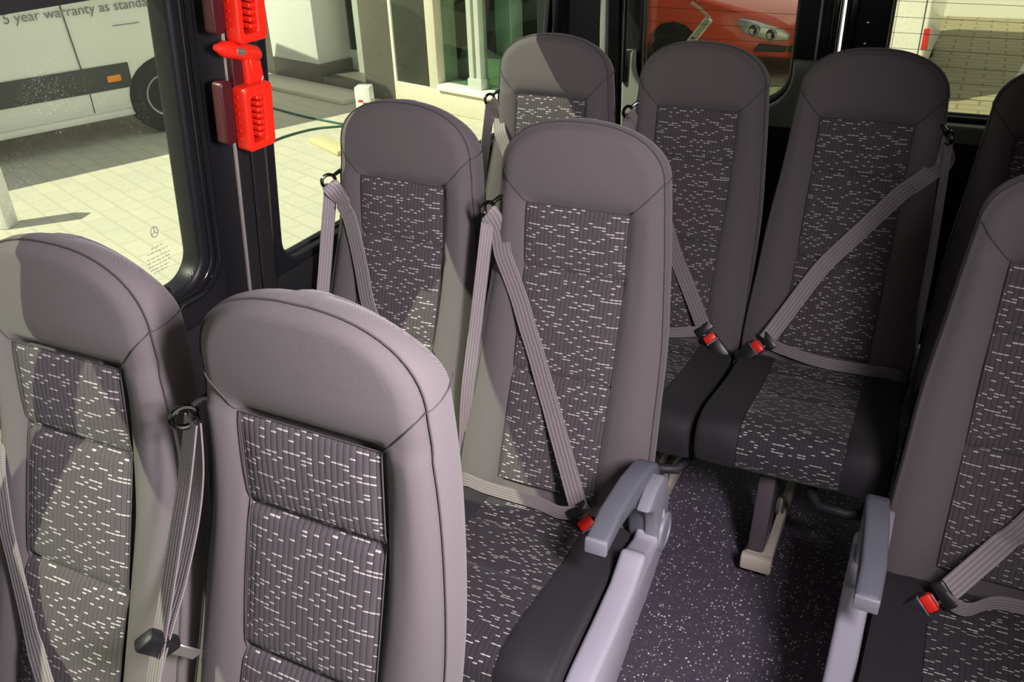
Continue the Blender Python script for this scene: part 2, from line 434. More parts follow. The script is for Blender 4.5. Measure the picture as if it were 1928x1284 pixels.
def make_cushion():
    path = dens(CU+[CU[0]]); cen = np.array((-.27, .34+OZ)); rows = []
    for u, sc, ins in ((-1, .80, 0), (-1, .90, 0), (-.985, .965, 0), (-.95, .995, 0), (-.88, 1, 0), (-.75, 1, .006), (-.6, 1, .004), (-.54, 1, -.002), (-.5, 1, -.006), (0, 1, -.006), (.5, 1, -.006), (.54, 1, -.002), (.6, 1, .004), (.75, 1, .006), (.88, 1, 0), (.95, .995, 0), (.985, .965, 0), (1, .90, 0), (1, .80, 0)):
        row = []
        for p in path:
            q = cen+(p-cen)*np.array((1-(1-sc)*.35, sc)); up = ins if p[1] > .36+OZ else ins*.6
            row.append((u*CW(q[0]), q[0]-(ins*.5 if q[0] < -.5 else 0), q[1]+(up if p[1] > .33+OZ else 0)))
        rows.append(row)
    mb = MB(); mb.grid(rows); n = len(path)-1
    mb.add(rows[0][:-1], [list(range(n))]); mb.add(rows[-1][:-1], [list(range(n))])
    return mb
def make_cushion_panel():
    path = dens(CU[2:14], 8); rows, uv, L = [], [], 0.; cols = np.linspace(-.126, .126, 13)
    for i, p in enumerate(path):
        if i: L += float(np.linalg.norm(p-path[i-1]))
        t = path[min(i+1, len(path)-1)]-path[max(i-1, 0)]; t = t/np.linalg.norm(t); nn = np.array((t[1], -t[0]))
        if nn[1] < 0 and p[0] > -.5: nn = -nn
        if p[0] <= -.5 and nn[0] > 0: nn = -nn
        d = .0015
        for yc in (-.13, -.285):
            d -= .006*math.exp(-((p[0]-yc)/.010)**2) if p[1] > .36+OZ else 0
        row, ur = [], []
        for x in cols:
            k = d+.002*(1-(x/.126)**2)
            row.append((x, p[0]+nn[0]*k, p[1]+nn[1]*k)); ur.append((x+1, L+2.3))
        rows.append(row); uv.append(ur)
    return MB().grid(rows, uv)
def make_panel():
    zs = np.linspace(ZI3, ZI0, 90); xs = list(np.linspace(-XI, XI, 19)); rows, uv, L = [], [], 0.; last = None
    for z in zs:
        p = np.array((prof(z), z)); L += float(np.linalg.norm(p-last)) if last is not None else 0; last = p
        rows.append([(x, face_y(x, z, True), z) for x in xs]); uv.append([(x+1, L) for x in xs])
    return MB().grid(rows, uv)
def side_pt(rings, z, t, sgn):
    """point on the side wall of the backrest at height z"""
    w = half(z); return (sgn*(w+.005), prof(z)+.016+(.098-.016)*t, z)
def make_seams_and_shade(rim):
    mb = MB(); r = .0011
    k = len(rim); mb.tube([(p[0]*1.003, p[1]-.0004, p[2]+.0008) for p in rim[2:k-2]], r*1.3, 6)
    f = lambda x, z: (x, face_y(x, z)-.0012, z)
    for s in (-1, 1):
        mb.tube([(s*(XI+.001), face_y(XI, z, True)-.0016, z) for z in np.linspace(ZI3, ZI0, 40)], r, 6)
        d = []
        for t in np.linspace(0, 1, 12):
            z = ZI0+(1.113+OZ-ZI0)*t**1.1; x = XI+(.1895-XI)*t; d.append(f(s*x, z))
        mb.tube(d, r, 6)
        zz = 1.113+OZ
        mb.tube([(s*(half(zz+.010*t)-.008*t+.0002+float(np.interp(t, (0, .1, .35, .65, .9, 1), (0, .0045, .008, .008, .004, 0)))), prof(zz)+.016+t*.082, zz+.010*t) for t in np.linspace(.02, .98, 16)], r, 6)
    mb.tube([(x, face_y(x, ZI0, True)-.0016, ZI0) for x in np.linspace(-XI, XI, 14)], r, 6)
    for zc in (ZC1, ZC2): mb.tube([(x, face_y(x, zc, True)-.0004, zc) for x in np.linspace(-XI, XI, 14)], r, 6)  # dark tubes along the creases stand in for the shadow there
    return mb
NF = Vector((0, -.93, .36))
def surf(x, z, off=.012): return (x, face_y(x, z+OZ, abs(x) < XI)-off, z+OZ)
SHELF = {}
def shared(name, fn):
    if name not in SHELF: SHELF[name] = fn()
    return SHELF[name]
def inst(key, name, fn, mat, parent, post=None):
    """a part: its mesh is made the first time and shared by every later seat"""
    if key not in SHELF:
        o = fn().build(name, mat, parent)
        if post: post(o)
        SHELF[key] = o.data; return o
    o = bpy.data.objects.new(name, SHELF[key]); COL.objects.link(o); o.parent = parent; return o

PIV = Vector((0, 0, .445))
def seat(label, x, y, yaw, dz, rec, m=1, diag=None, lap=True, buckle=True, arm=0, belt='full', rail=True, tongue=None, rail_x=.0):
    R = Euler((math.radians(-rec), 0, math.radians(yaw)))
    loc = Vector((x, y, dz))+PIV-(R.to_matrix() @ PIV)
    root = empty('bus_seat', loc, R)
    tag(root, label, 'seat', 'passenger seats of the minibus')
    def bk():
        mb, rim, rings = make_backrest(); SHELF['rim'] = rim; return mb
    inst('backrest', 'backrest', bk, M['bolster'], root, weld)
    inst('panel', 'back_panel', make_panel, M['panel'], root)
    inst('seams_and_shade', 'seam_and_shade', lambda: make_seams_and_shade(SHELF['rim']), M['seam_and_shade'], root)
    inst('cushion', 'seat_cushion', make_cushion, M['cush'], root, lambda o: weld(o, .0004))
    inst('cpanel', 'cushion_panel', make_cushion_panel, M['cpanel'], root)
    def shell():
        rows = []
        for z in np.linspace(.33, 1.19, 24):
            w = half(z)-.03; rows.append([(w*u, prof(z)+.100+.006*(1-u*u), z) for u in np.linspace(-1, 1, 9)])
        back = [[(p[0]*.99, p[1]-.01, p[2]) for p in r] for r in rows]
        return MB().grid(rows).grid(back, flip=True)
    inst('shell', 'back_shell', shell, M['shell'], root)
    def frame():
        mb = MB(); mb.tube([(.055, -.38, .275), (.06, -.43, .255), (.085, -.462, .245), (.15, -.465, .245), (.19, -.45, .245), (.205, -.40, .25), (.205, .02, .27)], .014, 10)
        mb.tube([(-.205, .02, .27), (-.205, -.38, .27)], .014, 10)
        mb.box((-.2, -.03, .26), (.2, .06, .30), .008); mb.box((-.035, -.40, .262), (.035, .02, .285), .006)
        return mb
    inst('frame', 'seat_frame', frame, M['shell'], root)
    if rail:
        lg = inst('leg', 'leg', lambda: MB().prism([(-.47, .052), (-.36, .052), (-.30, .27), (-.42, .27)], 0, -.032, .012, .004), M['leg'], root)
        rl = inst('rail', 'floor_rail', lambda: MB().box((-.044, -.495, .0), (.040, -.47, .048), .006).prism([(-.49, .0), (.10, .0), (.10, .030), (-.40, .030), (-.49, .036)], 0, -.040, -.030, .002).prism([(-.49, .0), (.10, .0), (.10, .052), (-.40, .046), (-.49, .036)], 0, .012, .036, .003).box((-.036, -.485, .0), (.034, -.36, .040), .005), M['beige'], root)
        bt = inst('bolt', 'bolt', lambda: MB().lathe([(.0, .05), (.012, .05), (.012, .09), (.007, .105), (0, .106)], (.028-.03+.02, -.27, .0), (0, 0, 1), 12), M['steel'], root)
        for q in (lg, rl, bt): q.location.x = rail_x
    # belt
    mm = lambda p: (p[0]*m, p[1], p[2])
    gx, gy, gz = .209, .178, 1.020+OZ
    key = ('guide', m)
    def guide():
        mb = MB(); c = Vector(mm((-gx, gy, gz)))
        loop = [(c.x+m*(-.004+.016*math.cos(a)*.55), c.y+.018*math.cos(a)*.9-.006, c.z+.017*math.sin(a)) for a in np.linspace(0, 2*PI, 20, endpoint=False)]
        mb.tube(loop, .0048, 8, closed=True)
        mb.tube([(c.x+m*.002, c.y+.010, c.z+.012), (c.x+m*.014, c.y+.022, c.z+.022), (c.x+m*.035, c.y+.03, c.z+.022)], [.005, .006, .008], 8)
        return mb
    inst(key, 'belt_guide', guide, M['guide'], root)
    w0 = Vector((m*.72, -.25, .15)); wd = Vector((m*.94, -.05, .22))
    if belt == 'full':
        dd = [diag[0]]
        for p0, p1 in zip(diag[:-1], diag[1:]):
            dd += [(p0[0]+(p1[0]-p0[0])*t, p0[1]+(p1[1]-p0[1])*t) for t in (1/3, 2/3, 1)]
        def lift(px, pz):
            c = surf(px, pz, 0.); lo = min(surf(px+q, pz+q2, 0.)[1] for q in (-.03, -.015, 0, .015, .03) for q2 in (-.015, .015) if abs(px+q) < half(pz+OZ)*.9) if abs(px) < .18 else c[1]
            return (px, min(lo, c[1])-.006, c[2])
        pts = [mm((-gx, gy-.012, gz-.004))]+[mm(lift(px, pz)) for px, pz in dd]
        if tongue: pts[-1] = mm((tongue[0]-.004, tongue[1]-.022, tongue[2]+.030+OZ))
        if tongue:
            k = 5 if len(pts) > 7 else 3; A0 = Vector(pts[-1-k]); B0 = Vector(pts[-1])
            for q in range(1, k):
                c = A0.lerp(B0, q/k); o_ = Vector(pts[-1-k+q]); c.y = min(c.y, surf(abs(c.x)*1., c.z-OZ, .008)[1]); pts[-1-k+q] = tuple(c)
        wdir = [Vector((m*.35, .9, .0))]+[wd]*len(dd)
        tq = Vector(pts[-1])
        b = MB().ribbon(pts, wdir, .047)
        sb = b.build('seat_belt', M['belt'], root)
        run = MB().ribbon([mm((-gx-.006, gy+.004, gz-.01)), mm((-.230, .120, .75+OZ)), mm((-.234, .062, .57+OZ)), mm((-.234, .035, .40+OZ)), mm((-.229, .03, .27+OZ))], [Vector((m*.55, .82, 0))]*5, .036)
        run.build('belt_return', M['belt'], sb)
    elif belt == 'parked':
        we = Vector((m*.92, -.36, .0)); q = lambda o: [mm((-gx+.002, gy+.004+o*.3, gz-.006)), mm((-.222, .166+o, .965)), mm((-.229, .135+o*1.3, .885)), mm((-.232, .088+o, .80)), mm((-.233, .045+o*.4, .735)), mm((-.233, .0, .66)), mm((-.231, -.06, .54))]
        sb = MB().ribbon(q(.013), [we]*7, .040).build('seat_belt', M['belt'], root)
        MB().ribbon(q(-.014), [we]*7, .042).build('belt_return', M['belt'], sb)
        tg = MB(); c = mm((-.232, .030, .725)); Rm = Euler((.6, m*.25, -.7))
        tg.box((-.012, -.02, -.03), (.012, .02, .03), .006, 2, Rm, c); tg.build('belt_tongue', M['black'], sb)
        MB().box((-.002, -.012, -.085), (.002, .012, -.025), .0015, 1, Rm, c).build('tongue_plate', M['steel'], sb)
    if belt == 'full' and tongue:
        tx, ty, tz = tongue; ty -= .022; tz += .022; T = Vector(mm((tx, ty, tz+OZ))); B = Vector(mm((tx+.064, ty-.022, tz-.058+OZ)))
        d = (B-T).normalized(); nrm = Vector((0, -.85, .5)); nrm = (nrm-d*nrm.dot(d)).normalized(); s = d.cross(nrm)
        Rm = Matrix((s, nrm, -d)).transposed()
        bx = MB().box((-.021, -.011, -.098), (.021, .012, -.018), .005, 2, Rm, T).build('buckle', M['black'], root)
        MB().box((-.019, -.006, -.036), (.019, .0145, -.012), .005, 2, Rm, T).build('release_button', M['red'], bx)
        MB().box((-.0216, -.006, -.0395), (.0216, .0128, -.0360), .001, 1, Rm, T).build('button_edge', M['steel'], bx)
        tgm = MB().box((-.030, -.008, -.004), (.030, .006, .024), .005, 2, Rm, T)
        tg = tgm.build('belt_tongue', M['black'], sb)
        MB().box((-.014, -.002, -.026), (.014, .002, -.010), .001, 1, Rm, T).build('tongue_plate', M['steel'], sb)
        st = MB().tube([tuple(T+d*.09), tuple(T+d*.105+Vector((0, .01, -.01))), tuple(T+d*.11+Vector((0, .035, -.035)))], [.008, .009, .009], 8).build('buckle_stalk', M['steel'], bx)
        if lap:
            L0 = T+s*0-d*.004; zt = tz+OZ
            lp = [tuple(L0), mm((tx-.05, ty-.006, zt-.008)), mm((.0, -.058, .450)), mm((-.13, -.052, .448)), mm((-.203, -.035, .440)), mm((-.230, .0, .38))]
            MB().ribbon(lp, [Vector((0, .15, 1.))]*5+[Vector((0, -.3, 1.))], .034).build('lap_belt', M['belt'], sb)
    if arm:
        a = arm; o1, o2 = (0., 0.) if arm > 0 else (.018, -.036)
        def P(*q): return (a*q[0], q[1], q[2])
        # side profile of the rest, drawn in y,z
        prf = [(-.280, .560), (-.276, .590), (-.20, .606), (-.10, .619), (-.03, .616), (.010, .596), (.034, .552), (.044, .49), (.040, .43), (.020, .395), (-.03, .395), (-.045, .44), (-.050, .49), (-.075, .535), (-.13, .561), (-.20, .564)]
        toe = lambda x, y, z: (x+a*.016*sstep(-.2, .0, y), y, z)
        ar = MB().prism(prf, 0, min(a*(.206+o1), a*(.254+o1)), max(a*(.206+o1), a*(.254+o1)), .009, 3, toe).build('armrest', M['arm'], root)
        MB().prism([(-.283, .558), (-.280, .590), (-.272, .592), (-.270, .556)], 0, min(a*(.207+o1), a*(.253+o1)), max(a*(.207+o1), a*(.253+o1)), .003).build('end_cap', M['armlit'], ar)
        inn = [(-.13, .566), (-.07, .588), (-.02, .588), (.018, .560), (.036, .50), (.038, .43), (.020, .385), (-.015, .372), (-.045, .39), (-.052, .44), (-.058, .49), (-.085, .535)]
        MB().prism(inn, 0, min(a*(.262+o2), a*(.292+o1*.0+o2*.2)), max(a*(.262+o2), a*(.292+o2*.2)), .006, 3).build('pivot_housing', M['armlit'], ar)
        MB().lathe([(.0, 0), (.044, 0), (.046, .004), (.044, .010), (.034, .012), (.033, .009), (0, .009)], P(.291+o2*.2, -.008, .425), (a, 0, 0), 32).build('pivot_cap', M['armlit'], ar)
        cov = [(-.005, .50), (.02, .42), (-.01, .36), (-.12, .315), (-.26, .285), (-.36, .272), (-.46, .285), (-.53, .315), (-.545, .355), (-.53, .395), (-.44, .415), (-.32, .425), (-.22, .437), (-.165, .462), (-.145, .472), (-.13, .455), (-.06, .435), (-.03, .455)]
        cv = MB().prism(cov, 0, min(a*.240, a*.296), max(a*.240, a*.296), .012, 3).build('side_cover', M['cover'], root)
        low = [(-.09, .33), (-.36, .30), (-.44, .28), (-.42, .20), (-.37, .185), (-.30, .20), (-.12, .265)]
        MB().prism(low, 0, min(a*.232, a*.284), max(a*.232, a*.284), .010, 3).build('lower_cover', M['cover'], root)
    return root

STD = [(-.196, .965), (-.121, .821), (-.034, .642), (.05, .497), (.104, .412)]
TG = (.116, -.042, .392)
seat('grey fabric seat beside the front window pillar, sunlit with a diagonal belt shadow', -.948, -.009, 1.3, .012, 1.49, 1,
     [(-.208, .88), (-.180, .77), (-.10, .585), (-.02, .44), (.06, .405)], tongue=(.10, -.05, .39))
seat('nearest grey fabric seat, large in front, with its belt hanging unfastened at one side', -.453, .009, .05, .003, -1., 1, belt='parked')
seat('grey fabric seat in the second row by the window behind the red hammers', -.942, .962, -1.53, -.002, 1.08, 1,
     [(-.180, .975), (-.150, .93), (-.081, .737), (.0, .57), (.104, .412)], tongue=TG)
seat('grey fabric aisle seat in the second row with armrest above a light grey side cover', -.449, .939, 1.45, .001, .81, 1, STD, tongue=TG, arm=1)
seat('rear bench seat in the far window corner, headrest striped by sun and shadow', -.935, 1.845, -.75, .003, .31, 1, STD, tongue=TG)
seat('dark rear bench seat in front of the red car seen through the back window', -.445, 1.845, 0, .004, .24, 1,
     [(-.2, .97), (-.13, .84), (-.001, .614), (.09, .485), (.138, .425)], tongue=(.139, -.02, .405), rail_x=.09)
seat('dark rear bench seat with belt crossing down to a red buckle, facing the aisle', .039, 1.828, 1.09, .016, 1.74, -1,
     [(-.216, .95), (-.123, .862), (.036, .655), (.138, .487), (.17, .43)], tongue=(.163, -.02, .405), rail_x=-.046)
seat('dark rear bench seat mostly hidden behind the single aisle seat at the frame edge', .53, 1.84, 0, .0, .5, -1, STD, tongue=TG)
seat('single grey fabric seat across the aisle, cut off by the frame, with slate armrest', .530, 1.092, .49, -.036, -4.72, -1,
     [(-.215, .95), (-.115, .73), (-.007, .535), (.06, .44), (.098, .400)], tongue=(.112, -.075, .392), arm=-1)

# ------------------------------------------------------------------ the van body
WX, WZ0, WT = -1.22, .9+OZ, math.atan(.11)
ct, st_ = math.cos(WT), math.sin(WT)
def WL(y, s, n): return (WX+s*st_+n*ct, y, WZ0+s*ct-n*st_)      # left side wall frame: along, up, into the cabin
YR = 2.85                                                        # inner face of the rear doors
ROOF = 2.02
struct(MB().box((-1.40, -2.3, -.06), (1.05, YR+.05, 0.), 0).build('floor', M['floor'], None, 0))
struct(MB().box((-1.30, -2.3, ROOF), (.98, YR+.05, ROOF+.07), 0).build('ceiling', M['ceil'], None, 0))
W1 = rrect(-1.02, .748, .0, .665, .065); W2 = rrect(1.03, 2.66, -.083, .66, .07)
outer = [(-2.3, -.16), (2.9, -.16), (2.9, 1.12), (-2.3, 1.12)]
W0 = rrect(-2.1, -1.2, .0, .66, .065)
wl = empty('wall_left'); wl['kind'] = 'structure'
sheet(outer, [W1, W2, W0], .06, .012, lambda a, b, n: WL(a, b, n-.03), 'upper_panel', M['wall'], wl)
MB().box((-1.32, -2.3, 0), (-1.236, 2.9, WZ0-.14), .006).build('lower_panel', M['wall'], wl)
def loop3(pts, n): return [WL(a, b, n) for a, b in pts]
def window(name, R, rect, divider=None, seal=.013):
    w = empty(name); w['kind'] = 'structure'
    y0, y1, s0, s1, r = rect
    sheet(rrect(y0-.02, y1+.02, s0-.02, s1+.02, r+.02), [], .005, .0, lambda a, b, n: WL(a, b, n-.052), 'glass_pane', M['pane'], w)
    MB().tube(loop3(rrect(y0-.004, y1+.004, s0-.004, s1+.004, r), -.040), seal, 8, closed=True).build('window_seal', M['gasket'], w)
    return w
w1 = window('window_1', W1, (-1.02, .748, .0, .665, .065))
w2 = window('window_2', W2, (1.03, 2.66, -.083, .66, .07))
w3 = window('window_3', W0, (-2.1, -1.2, .0, .66, .065))
# sliding-window frame on window 1: inner black frame, chrome line, clips, divider
sheet(rrect(-1.05, .812, -.045, .71, .09), [rrect(-1.01, .772, -.012, .68, .070)], .022, .006, lambda a, b, n: WL(a, b, n-.005), 'inner_frame', M['gloss'], w1)
MB().tube(loop3(rrect(-1.035, .792, -.028, .695, .08), .010), .0075, 8, closed=True).build('frame_bead', M['gloss'], w1)
sheet([(-.10, -.03), (-.025, -.03), (-.025, .68), (-.10, .68)], [], .03, .006, lambda a, b, n: WL(a, b, n-.035), 'divider', M['gloss'], w1)
for sc in (.555, .335, .115):
    MB().box((.768, sc-.022, -.004), (.792, sc+.022, .016), .004).build('frame_clip', M['chrome'], w1)
    o = w1.children[-1]; me = o.data
    for v in me.vertices: v.co = Vector(WL(*v.co))
sheet([(-.9, .632), (.735, .622), (.735, .67), (-.9, .67)], [], .004, 0, lambda a, b, n: WL(a, b, n-.047), 'shade_band', M['gasket'], w1)
# etched maker's mark low in the corner of window 1
mk = MB(); cy, cs = .672, .135
mk.tube([WL(cy+.010*math.cos(a), cs+.012*math.sin(a), -.0475) for a in np.linspace(0, 2*PI, 24, endpoint=False)], .0009, 5, closed=True)
for k in range(3):
    a = PI/2+2*PI*k/3; mk.tube([WL(cy, cs, -.0475), WL(cy+.010*math.cos(a), cs+.012*math.sin(a), -.0475)], .0009, 5)
for r_, (s_, w_) in enumerate(((-.034, .020), (-.046, .036), (-.058, .040), (-.067, .040), (-.076, .040), (-.085, .034), (-.094, .024))):
    x = -w_
    while x < w_:
        l = random.uniform(.006, .016); mk.tube([WL(cy+x*.8, cs+s_+(random.uniform(-.004, .004) if r_ == 0 else 0), -.0475), WL(cy+min(x+l, w_)*.8, cs+s_, -.0475)], .0008, 5); x += l+.005
mk.build('etched_mark', M['etch'], w1)
# pillar trim between the windows
def wprism(prof_yn, s0, s1, bev): return MB().prism([(p[0], p[1]) for p in prof_yn], 2, s0, s1, bev, 2, lambda a, n, s: WL(a, s, n))
t1 = empty('trim_1'); t1['kind'] = 'structure'
wprism([(.816, -.002), (.834, .034), (.842, .046), (.852, .048), (.886, .046), (.892, .040), (.898, .046), (.942, .042), (.955, .030), (1.0, -.002)], -.14, 1.0, .002).build('pillar_cover', M['trim'], t1)
MB().tube([WL(.842, s, .047) for s in np.linspace(-.10, .95, 12)], .0048, 8).build('pillar_edge', M['edge_highlight'], t1)  # ridge highlight built in as a pale tube
MB().tube([WL(.892, s, .044) for s in np.linspace(-.13, .95, 12)], .0016, 6).build('pillar_joint', M['chrome'], t1)
t2 = empty('trim_2'); t2['kind'] = 'structure'
MB().box((-1.245, -2.2, .60), (-1.222, 2.84, WZ0-.10), .008).build('belt_line_panel', M['trim'], t2)
MB().lathe([(0, 0), (.020, 0), (.020, .006), (.015, .010), (0, .010)], (-1.222, 1.02, .78), (1, 0, 0), 20).build('trim_plug', M['trim'], t2)

# unseen right wall with a sliding doorway opened to let light in, and the rear
wr = empty('wall_right'); wr['kind'] = 'structure'
MB().box((.88, .50, 0), (.96, 2.9, .95), .006).build('lower_panel', M['wall'], wr)
MB().box((.84, .50, 1.60), (.92, 2.9, ROOF), .006).build('upper_panel', M['trim'], wr)
MB().box((.86, .50, .95), (.94, .68, 1.60), .006).build('door_pillar', M['trim'], wr)
MB().box((.86, 2.60, .95), (.94, 2.9, 1.60), .006).build('rear_pillar', M['trim'], wr)
MB().box((.84, -2.3, 1.86), (.92, .50, ROOF), .006).build('door_header', M['trim'], wr)
MB().box((.88, -2.3, 0), (.96, -1.45, 1.2), .006).build('front_panel', M['wall'], wr)
MB().box((.88, .66, .93), (.93, 2.62, 1.62), .004).build('blanking_panel', M['wall'], wr)  # unseen solid panel instead of a window, keeps the rear seats darker
wf = empty('wall_front'); wf['kind'] = 'structure'  # unseen cab front, added to cut the daylight from ahead
sheet([(-1.3, 0.), (.96, 0.), (.96, ROOF), (-1.3, ROOF)], [rrect(-1.0, .70, 1.0, 1.74, .1)], .06, .01, lambda a, b, n: (a, -2.33+n, b), 'added_front_panel', M['wall'], wf)
# rear doors
def RD(x, z, n): return (x, YR+n, z)
zb = .88+OZ; zt = 1.66
def rear_door(name, x0, x1, wx0, wx1, hinge):
    d = empty(name); d['kind'] = 'structure'
    wr_ = rrect(wx0, wx1, zb, zt, .115, 10)
    sheet([(x0, .02), (x1, .02), (x1, ROOF-.005), (x0, ROOF-.005)], [wr_], .07, .012, lambda a, b, n: RD(a, b, n+.035), 'door_panel', M['wall'], d)
    MB().box((wx0-.03, YR+.052, zb-.03), (wx1+.03, YR+.057, zt+.03)).build('glass_pane', M['pane_rear'], d, 0)
    MB().tube([RD(a, b, .040) for a, b in rrect(wx0-.003, wx1+.003, zb-.003, zt+.003, .115, 10)], .010, 8, closed=True).build('window_seal', M['gasket'], d)
    # lower trim with a raised rim that follows the lower corners of the window
    lo = [(x0+.03, .12), (x1-.03, .12), (x1-.03, zb+.165), (wx1+.02, zb+.165)]
    ins = [(wx1+.02-.0, zb+.10)]
    arc = []
    r = .135; cx = wx1+.018-r; cz = zb-.018+r
    for k in range(11): a = -PI/2*k/10; arc.append((cx+r*math.cos(a), cz+r*math.sin(a)))
    cx2 = wx0-.018+r
    for k in range(11): a = -PI/2-PI/2*k/10; arc.append((cx2+r*math.cos(a), cz+r*math.sin(a)))
    poly = [(x0+.03, .12), (x1-.03, .12), (x1-.03, zb+.165)]+[(wx1+.018, zb+.165)]+arc+[(wx0-.018, zb+.165), (x0+.03, zb+.165)]
    sheet(poly, [], .05, .010, lambda a, b, n: RD(a, b, n-.025), 'lower_trim', M['trimgrey'], d)
    MB().prism([(x0+.05, .20), (x1-.05, .20), (x1-.05, zb-.075), (x0+.05, zb-.075)], 1, YR-.062, YR-.05, .004).build('map_panel', M['wall'], d)
    ht = MB()
    for k in range(13):
        z = zb+.055+k*.052
        ht.tube([(wx0+.005, YR+.0505, z), (wx1-.005, YR+.0505, z-.006)], .0008, 5)
    ht.build('heater_line', M['heat'], d)
    return d
d1 = rear_door('door_1', -1.00, -.178, -.905, -.330, -1)
d2 = rear_door('door_2', -.162, .72, -.012, .575, 1)
MB().box((-.205, YR-.030, .1), (-.180, YR+.0, ROOF-.02), .008).build('door_edge', M['gloss'], d1)
MB().box((-.160, YR-.034, .1), (-.118, YR+.0, ROOF-.02), .010).build('door_edge', M['gloss'], d2)
MB().tube([(-.243, YR-.012, 1.08), (-.243, YR-.012, 1.9)], .005, 8).build('seal_bead', M['trimgrey'], d1)
MB().tube([(-.152, YR-.036, .9), (-.152, YR-.036, 1.9)], .005, 8).build('seal_bead', M['trim'], d2)
for z in (1.02+OZ+.16, 1.02+OZ+.09): MB().lathe([(0, 0), (.006, 0), (.004, .003), (0, .004)], (-.085, YR-.004, z), (0, -1, 0), 12).build('screw', M['steel'], d2)
# wiper outside the left rear door glass
wp = empty('rear_wiper', (0, 0, 0)); tag(wp, 'pale wiper arm resting slanted on the outside of the back window', 'wiper')
MB().tube([(-.735, YR+.080, 1.066+OZ), (-.667, YR+.080, 1.157+OZ)], .016, 10).build('wiper_arm', M['white'], wp)
MB().tube([(-.665, YR+.078, 1.16+OZ), (-.70, YR+.074, 1.19+OZ), (-.74, YR+.078, 1.215+OZ)], .005, 8).build('wiper_link', M['frame'], wp)
MB().lathe([(0, 0), (.004, 0), (.004, .004), (0, .004)], (-.722, YR+.066, 1.086+OZ), (0, -1, 0), 10).build('wiper_bolt', M['black'], wp)
# rear corner pillar
t3 = empty('trim_3'); t3['kind'] = 'structure'
MB().prism([(-1.27, 2.66), (-1.20, 2.66), (-1.19, YR-.06), (-1.05, YR-.045), (-1.03, YR-.02), (-1.0, YR), (-1.0, YR+.05), (-1.3, YR+.05)], 2, .1, ROOF-.01, .004).build('corner_pillar', M['trim'], t3)
MB().box((-1.062, YR-.060, .6), (-1.036, YR-.02, 1.9), .006).build('pillar_strip', M['trimgrey'], t3)
MB().tube([(-1.225, YR-.16, .9), (-1.215, YR-.16, 1.9)], .006, 8).build('pillar_bead', M['trimgrey'], t3)
gh = empty('grab_handle', (-.955, YR-.04, 1.2)); tag(gh, 'slim black upright grab handle beside the back window corner', 'handle')
MB().tube([(.05, .045, .26), (.012, -.01, .235), (.003, -.018, .20), (.0, -.02, .10), (-.002, -.02, -.10), (-.004, -.018, -.22), (-.004, .045, -.245)], .011, 10).build('grip', M['gloss'], gh)
MB().lathe([(0, 0), (.02, 0), (.02, .012), (0, .014)], (-.004, .045, -.245), (0, -1, 0), 16).build('mount', M['black'], gh)
t4 = empty('trim_4'); t4['kind'] = 'structure'
MB().prism([(.72, YR), (.72, YR-.03), (.80, YR-.06), (.88, 2.62), (.92, 2.62), (.92, YR+.05), (.72, YR+.05)], 2, .1, ROOF-.01, .004).build('corner_pillar', M['trim'], t4)

# ------------------------------------------------------------------ emergency hammers on the pillar
def hammer(ds, label):
    h = empty('emergency_hammer', WL(.87, .40+ds, .05)); tag(h, label, 'hammer', 'red emergency hammers on the window pillar')
    def Q(y, s, n):
        return tuple(Vector(WL(y, s+ds, n))-h.location)
    def pr(prf, n0, n1, bev, seg=3): return MB().prism(prf, 2, n0, n1, bev, seg, lambda a, s, n: Q(a, s, n))
    # wall bracket, dark red, set to the left behind the grip
    br = pr(rrect(.795, .828, .318, .452, .010, 4), .044, .072, .004).build('bracket', M['darkred'], h)
    pr(rrect(.840, .872, .428, .50, .006, 4), .044, .066, .003).build('bracket_arm', M['darkred'], br)
    # head across the top
    hd = MB(); prf = [(.0, 0), (.006, .0), (.0165, .022), (.0175, .055), (.0185, .09), (.0175, .118), (.012, .127), (0, .13)]
    ax = Vector(Q(.926, .484, .066))-Vector(Q(.797, .523, .066)); org = Vector(Q(.797, .523, .066))
    hd.lathe([(r, t) for r, t in prf], org, ax, 20); hd.build('hammer_head', M['red'], h)
    axn = ax.normalized(); side = Vector(Q(0, 0, 1))-Vector(Q(0, 0, 0))
    MB().tube([org+axn*.045+side*.010, org+axn*.068+side*.010], .0095, 14).build('metal_tip', M['steel'], h)
    # neck
    pr([(.868, .498), (.915, .480), (.925, .425), (.905, .405), (.872, .42)], .058, .078, .005).build('neck', M['red'], h)
    pr([(.878, .488), (.893, .484), (.900, .432), (.884, .436)], .0775, .0805, .001, 1).build('neck_panel', M['red'], h)
    mk = MB(); mk.tube([Q(.911+.006*math.cos(a), .418+.008*math.sin(a), .0805) for a in np.linspace(0, 2*PI, 14, endpoint=False)], .0012, 5, closed=True)
    mk.tube([Q(.905, .432, .0805), Q(.917, .428, .0805)], .0012, 5); mk.tube([Q(.909, .436, .0805), Q(.913, .444, .0805)], .0012, 5)
    mk.build('pictogram', M['mark'], h)
    # finger loop with a toothed inner side
    o_ = rrect(.836, .922, .296, .436, .012, 5); i_ = rrect(.854, .894, .314, .412, .006, 4)
    sheet(o_, [i_], .036, .004, lambda a, b, n: Q(a, b, n+.078), 'grip_loop', M['red'], h)
    for k in range(7):
        s = .322+k*.0135
        pr([(.874, s), (.896, s-.001), (.896, s+.0085), (.874, s+.0095)], .062, .0935, .002, 1).build('grip_tooth', M['red'], h)
    for k in range(6):
        s = .325+k*.018
        MB().lathe([(0, 0), (.0022, 0), (.0022, .003), (0, .003)], Q(.836, s, .075), Vector(Q(-1, 0, 0))-Vector(Q(0, 0, 0)), 8).build('rivet', M['red'], h)
    return h
hammer(0., 'lower red emergency hammer, whole, clipped to the black window pillar')
hammer(.228, 'upper red emergency hammer with only its toothed grip in view')

